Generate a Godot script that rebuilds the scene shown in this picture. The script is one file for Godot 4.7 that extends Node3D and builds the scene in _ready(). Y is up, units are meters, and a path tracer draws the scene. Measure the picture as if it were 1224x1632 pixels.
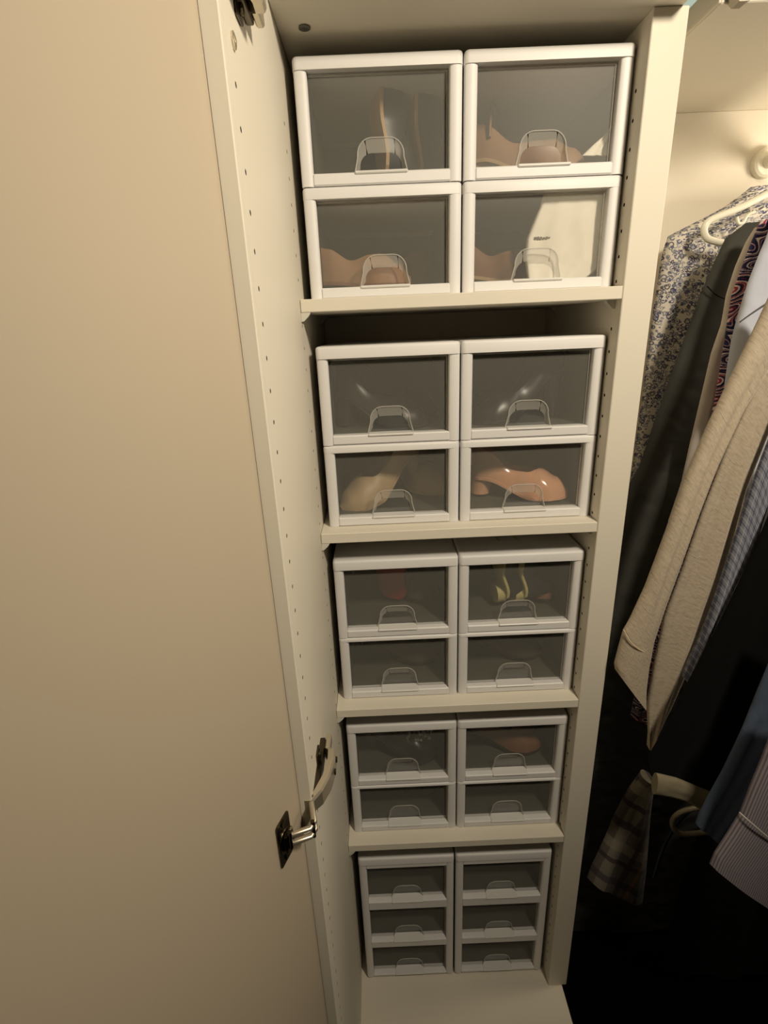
extends Node3D

# Wardrobe compartment with stacked see-through drawer boxes, an opened door on the left and a hanging bay on the right.
const LAMP_AT := Vector3(0.70, 2.14, 0.86)
const LAMP_ENERGY := 1.5
const LAMP_AIM := Vector3(0.25, 1.55, 0.1)
const SIDE_LAMP_AT := Vector3(1.10, 1.70, -0.06)
const SIDE_LAMP_ENERGY := 0.22
const LAMP_COLOR := Color(1.0, 0.94, 0.84)
const EXPOSURE := 1.0
const DROP := 0.075          # the carpet lies this far under the wardrobe's bottom panel
const TOP := 1.9033          # underside of the top panels
const INNER := 0.464         # inner width of the compartment
const POST := 0.5084         # right face of the partition
const FRONT := 0.3035        # front edge of the deep side panel
const BACK := -0.35

var M := {}
var rng := RandomNumberGenerator.new()
var taken := {}

# ------------------------------------------------------------------ naming
func numbered(called: String) -> String:
	if not taken.has(called):
		taken[called] = 0
		return called
	taken[called] += 1
	return "%s_%03d" % [called, taken[called]]

func tag(o, label: String, category: String, group := "") -> void:
	o.set_meta("label", label)
	o.set_meta("category", category)
	if group: o.set_meta("group", group)

func thing(called: String, at := Vector3.ZERO) -> Node3D:
	var o := Node3D.new()
	o.name = numbered(called)
	add_child(o)
	o.position = at
	return o

func obj(called: String, st, m: Material, parent: Node = self) -> MeshInstance3D:
	var o := MeshInstance3D.new()
	o.name = numbered(called) if parent == self else called
	o.mesh = st if st is Mesh else done(st)
	o.material_override = m
	parent.add_child(o, true)
	return o

func struct(o):
	o.set_meta("kind", "structure")
	return o

# ------------------------------------------------------------------ mesh helpers
func sf(group := -1) -> SurfaceTool:
	var st := SurfaceTool.new()
	st.begin(Mesh.PRIMITIVE_TRIANGLES)
	st.set_smooth_group(group)
	return st

func done(st: SurfaceTool) -> Mesh:
	st.generate_normals()
	return st.commit()

func tri(st: SurfaceTool, a: Vector3, b: Vector3, c: Vector3, from: Vector3) -> void:
	var n := (c - a).cross(b - a)
	if n.dot((a + b + c) / 3.0 - from) < 0.0:
		var t := b; b = c; c = t
	st.add_vertex(a); st.add_vertex(b); st.add_vertex(c)

func quad(st: SurfaceTool, a: Vector3, b: Vector3, c: Vector3, d: Vector3, from: Vector3) -> void:
	tri(st, a, b, c, from)
	tri(st, a, c, d, from)

func rbox(st: SurfaceTool, lo: Vector3, hi: Vector3, b := 0.0012) -> void:
	st.set_smooth_group(-1)
	b = minf(b, 0.49 * minf(hi.x - lo.x, minf(hi.y - lo.y, hi.z - lo.z)))
	var mid := (lo + hi) / 2.0
	var half := (hi - lo) / 2.0
	var V := func(axis: int, s: Vector3) -> Vector3:
		var p := Vector3.ZERO
		for k in 3:
			p[k] = mid[k] + s[k] * (half[k] if k == axis else half[k] - b)
		return p
	for a in 3:
		var u := (a + 1) % 3
		var w := (a + 2) % 3
		for s in [-1.0, 1.0]:
			var q := []
			for e in [[-1.0, -1.0], [1.0, -1.0], [1.0, 1.0], [-1.0, 1.0]]:
				var v := Vector3.ZERO
				v[a] = s; v[u] = e[0]; v[w] = e[1]
				q.append(V.call(a, v))
			quad(st, q[0], q[1], q[2], q[3], mid)
		for s in [-1.0, 1.0]:          # edges along axis a, between faces u and w
			for t in [-1.0, 1.0]:
				var e0 := Vector3.ZERO
				e0[u] = s; e0[w] = t; e0[a] = -1.0
				var e1 := e0
				e1[a] = 1.0
				quad(st, V.call(u, e0), V.call(u, e1), V.call(w, e1), V.call(w, e0), mid)
	for x in [-1.0, 1.0]:
		for y in [-1.0, 1.0]:
			for z in [-1.0, 1.0]:
				var c := Vector3(x, y, z)
				tri(st, V.call(0, c), V.call(1, c), V.call(2, c), mid)

func box_mesh(lo: Vector3, hi: Vector3, b := 0.0012) -> Mesh:
	var st := sf()
	rbox(st, lo, hi, b)
	return done(st)

# rings of points joined to a skin; every ring has the same number of points
func loft(st: SurfaceTool, rings: Array, cap := true, smooth := 1) -> void:
	var n: int = rings[0].size()
	var mids := []
	for r in rings:
		var m := Vector3.ZERO
		for p in r: m += p
		mids.append(m / n)
	st.set_smooth_group(smooth)
	for i in rings.size() - 1:
		var c: Vector3 = (mids[i] + mids[i + 1]) / 2.0
		for k in n:
			var k2 := (k + 1) % n
			quad(st, rings[i][k], rings[i][k2], rings[i + 1][k2], rings[i + 1][k], c)
	if cap:
		st.set_smooth_group(-1)
		var inside: Vector3 = (mids[0] + mids[-1]) / 2.0
		for e in [0, rings.size() - 1]:
			for k in n:
				tri(st, mids[e], rings[e][k], rings[e][(k + 1) % n], inside)

func tube(st: SurfaceTool, pts: Array, r: float, sides := 10, squash := 1.0) -> void:
	var rings := []
	var up := Vector3(0.13, 0.2, 0.97).normalized()
	for i in pts.size():
		var d: Vector3 = (pts[mini(i + 1, pts.size() - 1)] - pts[maxi(i - 1, 0)]).normalized()
		var u := up.cross(d).normalized()
		var w := d.cross(u)
		var ring := []
		for k in sides:
			var a := TAU * k / sides
			ring.append(pts[i] + u * cos(a) * r + w * sin(a) * r * squash)
		rings.append(ring)
	loft(st, rings)

func smooth_path(pts: Array, steps := 6) -> Array:
	var out := []
	for i in pts.size() - 1:
		var p0: Vector3 = pts[maxi(i - 1, 0)]
		var p3: Vector3 = pts[mini(i + 2, pts.size() - 1)]
		for k in steps:
			out.append(pts[i].cubic_interpolate(pts[i + 1], p0, p3, float(k) / steps))
	out.append(pts[-1])
	return out

# a flat polygon in x and y given depth from z0 to z1
func prism(st: SurfaceTool, poly: PackedVector2Array, z0: float, z1: float) -> void:
	st.set_smooth_group(-1)
	var t := Geometry2D.triangulate_polygon(poly)
	for k in range(0, t.size(), 3):
		for z in [z0, z1]:
			var a := poly[t[k]]; var b := poly[t[k + 1]]; var c := poly[t[k + 2]]
			var m := Vector3((a.x + b.x + c.x) / 3.0, (a.y + b.y + c.y) / 3.0, (z0 + z1) / 2.0)
			tri(st, Vector3(a.x, a.y, z), Vector3(b.x, b.y, z), Vector3(c.x, c.y, z), m)
	var turn := 1.0 if Geometry2D.is_polygon_clockwise(poly) else -1.0
	for k in poly.size():
		var a := poly[k]; var b := poly[(k + 1) % poly.size()]
		var d := (b - a).normalized()
		var out := Vector3(-d.y, d.x, 0) * turn
		var m := Vector3((a.x + b.x) / 2.0, (a.y + b.y) / 2.0, (z0 + z1) / 2.0) - out
		quad(st, Vector3(a.x, a.y, z0), Vector3(b.x, b.y, z0), Vector3(b.x, b.y, z1), Vector3(a.x, a.y, z1), m)

func disc(st: SurfaceTool, at: Vector3, axis: Vector3, r: float, h: float, sides := 16) -> void:
	var u := axis.cross(Vector3(0.31, 0.2, 0.9)).normalized()
	var w := axis.cross(u).normalized()
	var rings := []
	for e in [[0.0, 1.0], [0.8, 1.0], [1.0, 0.85]]:
		var ring := []
		for k in sides:
			var a := TAU * k / sides
			ring.append(at + axis * h * e[0] + (u * cos(a) + w * sin(a)) * r * e[1])
		rings.append(ring)
	loft(st, rings, true, -1)

# ------------------------------------------------------------------ materials
func mat(called: String, c: Color, rough := 0.5, metal := 0.0, spec := 0.5) -> StandardMaterial3D:
	var m := StandardMaterial3D.new()
	m.resource_name = called
	m.albedo_color = c
	m.roughness = rough
	m.metallic = metal
	m.metallic_specular = spec
	M[called] = m
	return m

func clear(called: String, c: Color, rough: float) -> StandardMaterial3D:
	var m := mat(called, c, rough)
	m.transparency = BaseMaterial3D.TRANSPARENCY_ALPHA
	m.cull_mode = BaseMaterial3D.CULL_DISABLED
	return m

func cloth(called: String, c: Color, img: Image = null, per_metre := 10.0, rough := 0.9) -> StandardMaterial3D:
	var m := mat(called, c, rough, 0.0, 0.25)
	m.rim_enabled = true
	m.rim = 0.25
	m.cull_mode = BaseMaterial3D.CULL_DISABLED
	if img:
		m.albedo_texture = ImageTexture.create_from_image(img)
		m.uv1_scale = Vector3(per_metre, per_metre, 1)
	m.normal_enabled = true
	m.normal_texture = M.weave
	m.normal_scale = 0.15
	return m

func bumps(freq: float, type: int, size := 256, strength := 6.0) -> NoiseTexture2D:
	var n := FastNoiseLite.new()
	n.seed = 7
	n.noise_type = type
	n.frequency = freq
	var t := NoiseTexture2D.new()
	t.width = size
	t.height = size
	t.seamless = true
	t.as_normal_map = true
	t.bump_strength = strength
	t.noise = n
	return t

func floral_image() -> Image:
	var s := 384
	var img := Image.create(s, s, false, Image.FORMAT_RGB8)
	img.fill(Color(0.80, 0.78, 0.73))
	rng.seed = 11
	var inks := [Color(0.27, 0.27, 0.38), Color(0.38, 0.39, 0.50), Color(0.46, 0.47, 0.50), Color(0.36, 0.35, 0.37), Color(0.55, 0.56, 0.60)]
	for k in 1300:
		var cx := rng.randf() * s
		var cy := rng.randf() * s
		var r := rng.randf_range(5.0, 11.0)
		var ink: Color = inks[rng.randi() % inks.size()]
		var kind := rng.randi() % 3
		var squash := rng.randf_range(0.65, 1.0)
		var gap := rng.randf() * TAU
		for y in range(-12, 13):
			for x in range(-12, 13):
				var d := Vector2(x, y / squash).length()
				var hit := false
				if kind == 0: hit = d < r and d > r * 0.58 and absf(angle_difference(atan2(y, x), gap)) > 0.5
				elif kind == 1: hit = d < r * 0.62
				else: hit = (d < r and d > r * 0.72 and absf(angle_difference(atan2(y, x), gap)) > 1.3) or d < r * 0.3
				if hit:
					img.set_pixel(posmod(int(cx) + x, s), posmod(int(cy) + y, s), ink)
	return img

func paisley_image() -> Image:
	var s := 256
	var img := Image.create(s, s, false, Image.FORMAT_RGB8)
	var n := FastNoiseLite.new()
	n.seed = 4
	n.frequency = 0.0065
	n.fractal_octaves = 1
	for y in s:
		for x in s:
			# a pattern that repeats: noise on a torus
			var a := TAU * x / s
			var b := TAU * y / s
			var v := n.get_noise_3d(cos(a) * 90.0 + 300.0, sin(a) * 90.0 + cos(b) * 90.0, sin(b) * 90.0)
			var w := n.get_noise_3d(cos(a) * 40.0, sin(a) * 40.0 + cos(b) * 40.0 + 500.0, sin(b) * 40.0)
			var f := fposmod(v * 3.6, 1.0)
			var c := Color(0.13, 0.13, 0.26)
			if f < 0.22: c = Color(0.86, 0.80, 0.78)
			elif f < 0.42: c = Color(0.55, 0.20, 0.28) if w > -0.1 else Color(0.18, 0.18, 0.34)
			elif f < 0.52: c = Color(0.80, 0.62, 0.62)
			elif f < 0.75: c = Color(0.45, 0.17, 0.26) if w > 0.05 else Color(0.13, 0.13, 0.26)
			img.set_pixel(x, y, c)
	return img

func check_image(base: Color, bands: Array, s := 128) -> Image:
	var img := Image.create(s, s, false, Image.FORMAT_RGB8)
	for y in s:
		for x in s:
			var c := base
			for b in bands:        # [start, width, colour, share, axis: 0 across, 1 along, 2 both]
				if b[4] != 1 and posmod(x - b[0], s) < b[1]: c = c.lerp(b[2], b[3])
				if b[4] != 0 and posmod(y - b[0], s) < b[1]: c = c.lerp(b[2], b[3])
			img.set_pixel(x, y, c)
	return img

func heather_image(base: Color, amount: float) -> Image:
	var s := 256
	var img := Image.create(s, s, false, Image.FORMAT_RGB8)
	rng.seed = 3
	img.fill(base)
	for k in 2600:
		var x := rng.randi() % s
		var y := rng.randi() % s
		var l := rng.randi_range(6, 26)
		var c := base.lightened(rng.randf() * amount) if rng.randf() > 0.5 else base.darkened(rng.randf() * amount)
		for i in l: img.set_pixel((x + i) % s, y, c)
	return img

func make_materials() -> void:
	M.weave = bumps(0.35, FastNoiseLite.TYPE_VALUE, 128, 3.0)
	var speck := bumps(0.06, FastNoiseLite.TYPE_SIMPLEX_SMOOTH, 256, 0.6)
	var lam := mat("white_melamine", Color(0.86, 0.835, 0.775), 0.55, 0.0, 0.35)
	lam.normal_enabled = true
	lam.normal_texture = speck
	lam.normal_scale = 0.12
	lam.uv1_triplanar = true
	lam.uv1_scale = Vector3(6, 6, 6)
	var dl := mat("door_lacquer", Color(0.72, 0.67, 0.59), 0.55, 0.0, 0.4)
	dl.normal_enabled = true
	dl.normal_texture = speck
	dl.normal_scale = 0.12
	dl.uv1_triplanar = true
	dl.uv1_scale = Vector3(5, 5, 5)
	mat("chipboard", Color(0.20, 0.15, 0.10), 0.95, 0.0, 0.1)
	mat("back_panel", Color(0.88, 0.85, 0.79), 0.6)
	mat("wall_paint", Color(0.30, 0.27, 0.24), 0.9)
	mat("cool_paint", Color(0.84, 0.88, 0.86), 0.9)
	mat("white_plastic", Color(0.86, 0.855, 0.85), 0.5, 0.0, 0.5)
	mat("tray_plastic", Color(0.29, 0.29, 0.26), 0.5)
	var fr := clear("frosted_plastic", Color(0.70, 0.69, 0.65, 0.12), 0.42)
	fr.metallic_specular = 0.5
	clear("frosted_edge", Color(0.80, 0.79, 0.76, 0.46), 0.4)
	clear("clear_plastic", Color(0.9, 0.9, 0.88, 0.05), 0.08)
	clear("lip_plastic", Color(0.90, 0.895, 0.88, 0.8), 0.4)
	mat("nickel", Color(0.86, 0.82, 0.74), 0.34, 0.85)
	mat("dark_nickel", Color(0.36, 0.33, 0.27), 0.28, 1.0)
	mat("screw_steel", Color(0.42, 0.41, 0.38), 0.45, 0.6)
	mat("grey_plastic", Color(0.30, 0.29, 0.27), 0.5)
	mat("old_hanger", Color(0.52, 0.48, 0.38), 0.4)
	mat("pin_plastic", Color(0.80, 0.79, 0.74), 0.4)
	mat("hanger_plastic", Color(0.90, 0.885, 0.82), 0.3)
	mat("blue_plastic", Color(0.10, 0.14, 0.24), 0.4)
	mat("lamp_metal", Color(0.6, 0.58, 0.54), 0.35, 1.0)
	var glow := mat("lamp_glass", Color(1, 0.95, 0.85), 0.4)
	glow.emission_enabled = true
	glow.emission = Color(1.0, 0.84, 0.62)
	glow.emission_energy_multiplier = 1.2
	var cool := mat("cool_glass", Color(0.9, 1, 0.97), 0.4)
	cool.emission_enabled = true
	cool.emission = Color(0.92, 1.0, 0.97)
	cool.emission_energy_multiplier = 1.0
	var carpet := mat("black_carpet", Color(0.035, 0.034, 0.036), 1.0, 0.0, 0.1)
	carpet.normal_enabled = true
	carpet.normal_texture = bumps(0.2, FastNoiseLite.TYPE_CELLULAR, 256, 8.0)
	carpet.uv1_triplanar = true
	carpet.uv1_scale = Vector3(8, 8, 8)
	cloth("floral_cotton", Color.WHITE, floral_image(), 5.2)
	cloth("paisley_cotton", Color.WHITE, paisley_image(), 7.0)
	cloth("black_wool", Color(0.27, 0.27, 0.255))
	cloth("black_twill", Color(0.05, 0.049, 0.048))
	cloth("white_cotton", Color(0.80, 0.77, 0.74))
	cloth("pale_blue_jersey", Color(0.76, 0.78, 0.84))
	cloth("beige_knit", Color.WHITE, heather_image(Color(0.73, 0.675, 0.595), 0.13), 6.0)
	cloth("denim_cotton", Color(0.33, 0.38, 0.46))
	cloth("ecru_cotton", Color(0.58, 0.54, 0.45))
	cloth("seam_thread", Color(0.40, 0.39, 0.40))
	cloth("pale_thread", Color(0.80, 0.74, 0.62))
	cloth("black_thread", Color(0.03, 0.03, 0.03))
	cloth("grey_gingham", Color.WHITE, check_image(Color(0.50, 0.51, 0.56), [[0, 8, Color(0.22, 0.24, 0.34), 0.55, 2], [32, 8, Color(0.72, 0.72, 0.76), 0.5, 2], [64, 8, Color(0.22, 0.24, 0.34), 0.55, 2], [96, 8, Color(0.72, 0.72, 0.76), 0.5, 2]]), 34.0)
	cloth("flannel_check", Color.WHITE, check_image(Color(0.40, 0.37, 0.34), [[10, 22, Color(0.62, 0.60, 0.52), 0.6, 2], [50, 10, Color(0.20, 0.15, 0.18), 0.6, 2], [74, 6, Color(0.70, 0.50, 0.30), 0.5, 0], [92, 16, Color(0.18, 0.16, 0.22), 0.5, 2]]), 5.5)
	cloth("striped_seersucker", Color.WHITE, check_image(Color(0.66, 0.63, 0.67), [[0, 26, Color(0.40, 0.37, 0.41), 0.7, 0], [64, 26, Color(0.40, 0.37, 0.41), 0.7, 0]]), 110.0)
	cloth("tissue", Color(0.90, 0.88, 0.82), null, 10.0, 0.6)
	cloth("tissue_print", Color(0.42, 0.39, 0.35))
	for a in [["tan_leather", Color(0.55, 0.41, 0.29), 0.6], ["brown_leather", Color(0.46, 0.31, 0.22), 0.5], ["black_leather", Color(0.05, 0.05, 0.055), 0.35], ["navy_leather", Color(0.09, 0.10, 0.12), 0.4], ["beige_leather", Color(0.66, 0.57, 0.44), 0.5], ["peach_patent", Color(0.79, 0.60, 0.47), 0.16], ["red_leather", Color(0.55, 0.08, 0.06), 0.45], ["grey_suede", Color(0.20, 0.19, 0.17), 0.9], ["wood_sole", Color(0.68, 0.56, 0.40), 0.6], ["cream_trim", Color(0.74, 0.70, 0.48), 0.5], ["pearl_bead", Color(0.8, 0.78, 0.74), 0.25], ["inner_lining", Color(0.42, 0.34, 0.26), 0.8]]:
		mat(a[0], a[1], a[2]).cull_mode = BaseMaterial3D.CULL_DISABLED

# ------------------------------------------------------------------ the room and the wardrobe
func slab(called: String, lo: Vector3, hi: Vector3, m: Material) -> void:
	struct(obj(called, box_mesh(lo, hi, 0.0), m))

func build_room() -> void:
	slab("floor", Vector3(-1.3, -DROP - 0.1, -0.6), Vector3(2.0, -DROP, 2.3), M.black_carpet)
	slab("ceiling", Vector3(-1.3, 2.45, -0.6), Vector3(2.0, 2.55, 2.3), M.wall_paint)
	slab("wall_back", Vector3(-1.3, -DROP, -0.5), Vector3(2.0, 2.45, -0.4), M.cool_paint)
	slab("wall_left", Vector3(-1.4, -DROP - 0.1, -0.6), Vector3(-1.3, 2.55, 2.3), M.wall_paint)
	slab("wall_right", Vector3(2.0, -DROP - 0.1, -0.6), Vector3(2.1, 2.55, 2.3), M.wall_paint)
	slab("wall_front", Vector3(-1.3, -DROP - 0.1, 2.3), Vector3(2.0, 2.55, 2.4), M.wall_paint)

# a side panel with drilled holes; span in x, y and z, then [x of the face, way in, list of (y, z)]
func drilled(called: String, lo: Vector3, hi: Vector3, face: float, way: float, spots: Array, groove: float, parent: Node) -> void:
	var c := CSGCombiner3D.new()
	c.name = called
	var mid := (lo + hi) / 2.0
	var b := CSGMesh3D.new()
	b.name = "board"
	b.mesh = box_mesh(lo, hi, 0.0011)
	b.material = M.white_melamine
	c.add_child(b)
	for s in spots:
		var h := CSGCylinder3D.new()
		h.name = "hole"
		h.operation = CSGShape3D.OPERATION_SUBTRACTION
		h.radius = 0.0025
		h.height = 0.029
		h.sides = 10
		h.material = M.chipboard
		h.rotation.z = PI / 2
		h.position = Vector3(face, s.x, s.y)
		c.add_child(h, true)
	if groove > 0.0:
		var g := CSGBox3D.new()
		g.name = "groove"
		g.material = M.white_melamine
		g.operation = CSGShape3D.OPERATION_SUBTRACTION
		g.size = Vector3(0.0008, hi.y - lo.y + 0.1, 0.0007)
		g.position = Vector3(face, mid.y, groove)
		c.add_child(g)
	parent.add_child(c, true)

func hinge(parent: Node3D, y: float, door: Transform3D) -> void:
	# a clip-on cabinet hinge: mounting plate on the side panel, arm, link, cup sunk in the door
	var st := sf()
	rbox(st, Vector3(0.0, y - 0.024, 0.226), Vector3(0.0032, y + 0.026, 0.246), 0.001)
	rbox(st, Vector3(0.0, y - 0.010, 0.196), Vector3(0.0075, y + 0.010, 0.282), 0.0012)
	for e in [0.018, -0.016]: disc(st, Vector3(0.003, y + e, 0.236), Vector3.RIGHT, 0.0046, 0.003, 12)
	for z in [0.268, 0.278]: disc(st, Vector3(0.0073, y + 0.003, z), Vector3.RIGHT, 0.0034, 0.0024, 10)
	var h := obj("hinge", st, M.dark_nickel, parent)
	var ar := sf()
	# cranked arm: a channel section swept from the plate round the panel's edge
	var rings := []
	for p in [[0.013, 0.216, 0.010], [0.019, 0.223, 0.0135], [0.020, 0.240, 0.0145], [0.0155, 0.268, 0.0145], [0.007, 0.290, 0.0135], [-0.004, 0.304, 0.011]]:
		var d := 0.005
		rings.append([Vector3(p[0] - d, y - p[2], p[1]), Vector3(p[0] + d - 0.002, y - p[2], p[1]), Vector3(p[0] + d, y - p[2] + 0.003, p[1] + 0.0008), Vector3(p[0] + d, y + p[2] - 0.003, p[1] + 0.0008), Vector3(p[0] + d - 0.002, y + p[2], p[1]), Vector3(p[0] - d, y + p[2], p[1])])
	loft(ar, rings, true, -1)
	obj("arm", ar, M.nickel, h)
	for e in [[0.0245, 0.229], [0.0243, 0.250]]:
		var scr := sf()
		disc(scr, Vector3(e[0], y, e[1]), Vector3.RIGHT, 0.0042, 0.0018, 14)
		obj("adjusting_screw", scr, M.dark_nickel, h)
	var clip := sf()
	rbox(clip, Vector3(0.0075, y - 0.008, 0.186), Vector3(0.0155, y + 0.008, 0.214), 0.0018)
	obj("clip", clip, M.nickel, h)
	var cup := door * Vector3(0.007, y - 0.002, -0.043)
	for s in [-1.0, 1.0]:
		var li := sf()
		tube(li, [Vector3(-0.002, y + s * 0.0065, 0.298), Vector3(0.006, y + s * 0.0065, 0.330), Vector3(0.002, y + s * 0.0065, 0.338), cup + Vector3(0.003, s * 0.0065, -0.002)], 0.0036, 8)
		obj("link", li, M.nickel, h)
	for e in [Vector3(-0.001, y, 0.298), Vector3(0.0045, y, 0.334), cup + Vector3(0.002, 0.002, 0)]:
		var pn := sf()
		tube(pn, [e - Vector3(0, 0.0125, 0), e + Vector3(0, 0.0125, 0)], 0.0027, 8)
		obj("pivot_pin", pn, M.dark_nickel, h)
	var cu := sf()
	# flange with rounded ends on the inner face of the door, cup hollow in its middle
	var poly := PackedVector2Array()
	for q in [[1.0, 1.0, 0.0], [-1.0, 1.0, PI / 2], [-1.0, -1.0, PI], [1.0, -1.0, PI * 1.5]]:
		for k in 4:
			var a: float = q[2] + PI / 2 * k / 3.0
			poly.append(Vector2(q[0] * 0.010 + cos(a) * 0.004, q[1] * 0.029 + sin(a) * 0.004))
	prism(cu, poly, 0.0, 0.0016)
	var ring := []
	for k in 21:
		ring.append(Vector3(cos(TAU * k / 20.0) * 0.0125, sin(TAU * k / 20.0) * 0.015, 0.002))
	tube(cu, ring, 0.0017, 6)
	for s in [-1.0, 1.0]:
		disc(cu, Vector3(0, s * 0.026, 0.0012), Vector3(0, 0, 1), 0.0042, 0.0022, 12)
	rbox(cu, Vector3(-0.0115, -0.012, 0.0008), Vector3(0.006, 0.012, 0.0075), 0.0018)
	var c := obj("hinge_cup", cu, M.dark_nickel, h)
	# the door's own axes: x is its thickness (the inner face at 0), -z runs from hinge edge to free edge
	c.transform = door * Transform3D(Basis(Vector3(0, 0, -1), Vector3.UP, Vector3(1, 0, 0)), Vector3(0.0, y - 0.002, -0.043))

func build_wardrobe() -> void:
	var w := thing("wardrobe")
	tag(w, "built-in white wardrobe with a drilled side panel, partition and one door swung open", "wardrobe")
	var spots := []
	for k in range(-2, 55):
		var y := 1.7396 - k * 0.03095
		if y > 0.05 and y < 1.75 and absf(y - 0.977) > 0.03: spots.append(Vector2(y, 0.2733))
		if y > 0.05 and y < 1.87: spots.append(Vector2(y, -0.006))
	drilled("side_panel", Vector3(-0.0163, -DROP, BACK - 0.012), Vector3(0.0, TOP + 0.03, FRONT), 0.0, -1.0, spots, 0.2935, w)
	spots = []
	for k in range(-3, 55):
		var y := 1.7288 - k * 0.0329
		if y > 0.05 and y < 1.88: spots.append(Vector2(y, -0.0262))
	drilled("partition", Vector3(INNER, 0.0, BACK), Vector3(POST, TOP, 0.0), INNER, 1.0, spots, 0.0, w)
	obj("top_panel", box_mesh(Vector3(0.0, TOP, BACK), Vector3(0.501, TOP + 0.022, 0.048)), M.white_melamine, w)
	obj("bottom_panel", box_mesh(Vector3(0.0, -0.02, BACK), Vector3(0.4975, 0.0, FRONT - 0.002)), M.white_melamine, w)
	obj("plinth", box_mesh(Vector3(0.0, -DROP, FRONT - 0.03), Vector3(0.4975, -0.02, FRONT - 0.014)), M.white_melamine, w)
	obj("back_panel", box_mesh(Vector3(0.0, -DROP, BACK - 0.01), Vector3(0.4863, TOP + 0.022, BACK)), M.back_panel, w)
	var sc := sf()
	disc(sc, Vector3(0.0344, TOP - 0.0006, -0.0134), Vector3.DOWN, 0.0074, 0.0014, 24)
	var s := obj("screw", sc, M.screw_steel, w)
	var sl := sf()
	rbox(sl, Vector3(0.0304, TOP - 0.0023, -0.0141), Vector3(0.0384, TOP - 0.0018, -0.0127), 0.0001)
	rbox(sl, Vector3(0.0337, TOP - 0.0023, -0.0174), Vector3(0.0351, TOP - 0.0018, -0.0094), 0.0001)
	obj("slot", sl, M.grey_plastic, s)
	sc = sf()
	disc(sc, Vector3(0.0, 1.7715, 0.2672), Vector3.RIGHT, 0.0062, 0.0022, 18)
	disc(sc, Vector3(0.0018, 1.7715, 0.2672), Vector3.RIGHT, 0.003, 0.0012, 12)
	obj("cam_cover", sc, M.nickel, w)
	# the door, turned open by 110 degrees about its hinge edge
	var door := Transform3D(Basis(Vector3.UP, deg_to_rad(160)), Vector3(-0.0150, 0, FRONT + 0.0006))
	var dp := obj("door", box_mesh(Vector3(0.0, -DROP + 0.01, -0.0), Vector3(0.018, TOP + 0.028, 0.497), 0.001), M.door_lacquer, w)
	dp.transform = Transform3D(Basis(Vector3.UP, deg_to_rad(-20)), Vector3(-0.0150, 0, FRONT + 0.0006)) * Transform3D(Basis(), Vector3(-0.018, 0, 0))
	var dt := Transform3D(Basis(Vector3.UP, deg_to_rad(-20)), Vector3(-0.0150, 0, FRONT + 0.0006)) * Transform3D(Basis(Vector3(1, 0, 0), Vector3.UP, Vector3(0, 0, -1)), Vector3.ZERO)
	for y in [0.977, 1.822]: hinge(w, y, dt)

func build_bay() -> void:
	# the hanging bay to the right of the partition: its own board carcass
	var w := thing("wardrobe")
	tag(w, "white open hanging bay with a bright back panel right of the partition", "wardrobe")
	obj("back_panel", box_mesh(Vector3(0.487, -DROP, BACK - 0.012), Vector3(1.478, TOP, BACK)), M.back_panel, w)
	obj("top_panel", box_mesh(Vector3(0.546, TOP, BACK - 0.012), Vector3(1.496, TOP + 0.031, 0.0)), M.white_melamine, w)
	obj("edge_strip", box_mesh(Vector3(0.5435, TOP + 0.0005, BACK), Vector3(0.546, TOP + 0.0045, 0.0), 0.0006), M.white_melamine, w)
	obj("side_panel", box_mesh(Vector3(1.478, -DROP, BACK), Vector3(1.496, TOP, 0.0)), M.white_melamine, w)
	var st := sf()
	var poly := PackedVector2Array([Vector2(0.552, TOP + 0.004), Vector2(0.562, TOP - 0.004), Vector2(0.572, TOP - 0.004), Vector2(0.590, TOP + 0.012), Vector2(0.590, TOP + 0.03), Vector2(0.552, TOP + 0.03)])
	prism(st, poly, -0.004, 0.012)
	obj("bracket", st, M.lamp_metal, w)
	# hanging rail, running from the back panel towards the viewer
	for y in [1.815, 0.74]:
		var rl := thing("hanging_rail", Vector3(0.868, y, BACK))
		var top: bool = y > 1.0
		tag(rl, "upper white hanging rail on a round flange against the bay's back panel" if top else "lower white hanging rail hidden behind the dark jacket", "clothes rail")
		st = sf()
		tube(st, [Vector3(0, 0, 0.004), Vector3(0, 0, 0.36 if top else 0.33)], 0.0125, 18)
		obj("rod", st, M.hanger_plastic, rl)
		st = sf()
		disc(st, Vector3.ZERO, Vector3(0, 0, 1), 0.026, 0.016, 24)
		obj("flange", st, M.hanger_plastic, rl)

func build_shelves() -> void:
	var where := ["under the topmost four drawer boxes", "under the second row of drawer boxes from the top", "under the third row of drawer boxes from the top", "lowest of the four, above the two drawer towers"]
	for k in 4:
		var y: float = [1.5896, 1.2276, 0.8653, 0.5077][k]
		var s := thing("shelf", Vector3(0, y, 0))
		tag(s, "white laminate shelf board " + where[k], "shelf", "shelves in the drawer compartment")
		obj("board", box_mesh(Vector3(0.0006, -0.0176, BACK + 0.002), Vector3(INNER - 0.0006, 0.0, 0.0), 0.0009), M.white_melamine, s)
		for p in [[0.0, 1.0, -0.0062], [INNER, -1.0, -0.0262], [0.0, 1.0, -0.28], [INNER, -1.0, -0.28]]:
			var st := sf()
			var x: float = p[0] + p[1] * 0.0003
			var poly := PackedVector2Array([Vector2(x, -0.0178), Vector2(x + p[1] * 0.014, -0.0178), Vector2(x + p[1] * 0.011, -0.0225), Vector2(x + p[1] * 0.004, -0.029), Vector2(x, -0.030)])
			prism(st, poly, p[2] - 0.006, p[2] + 0.006)
			obj("shelf_pin", st, M.pin_plastic, s)

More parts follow.
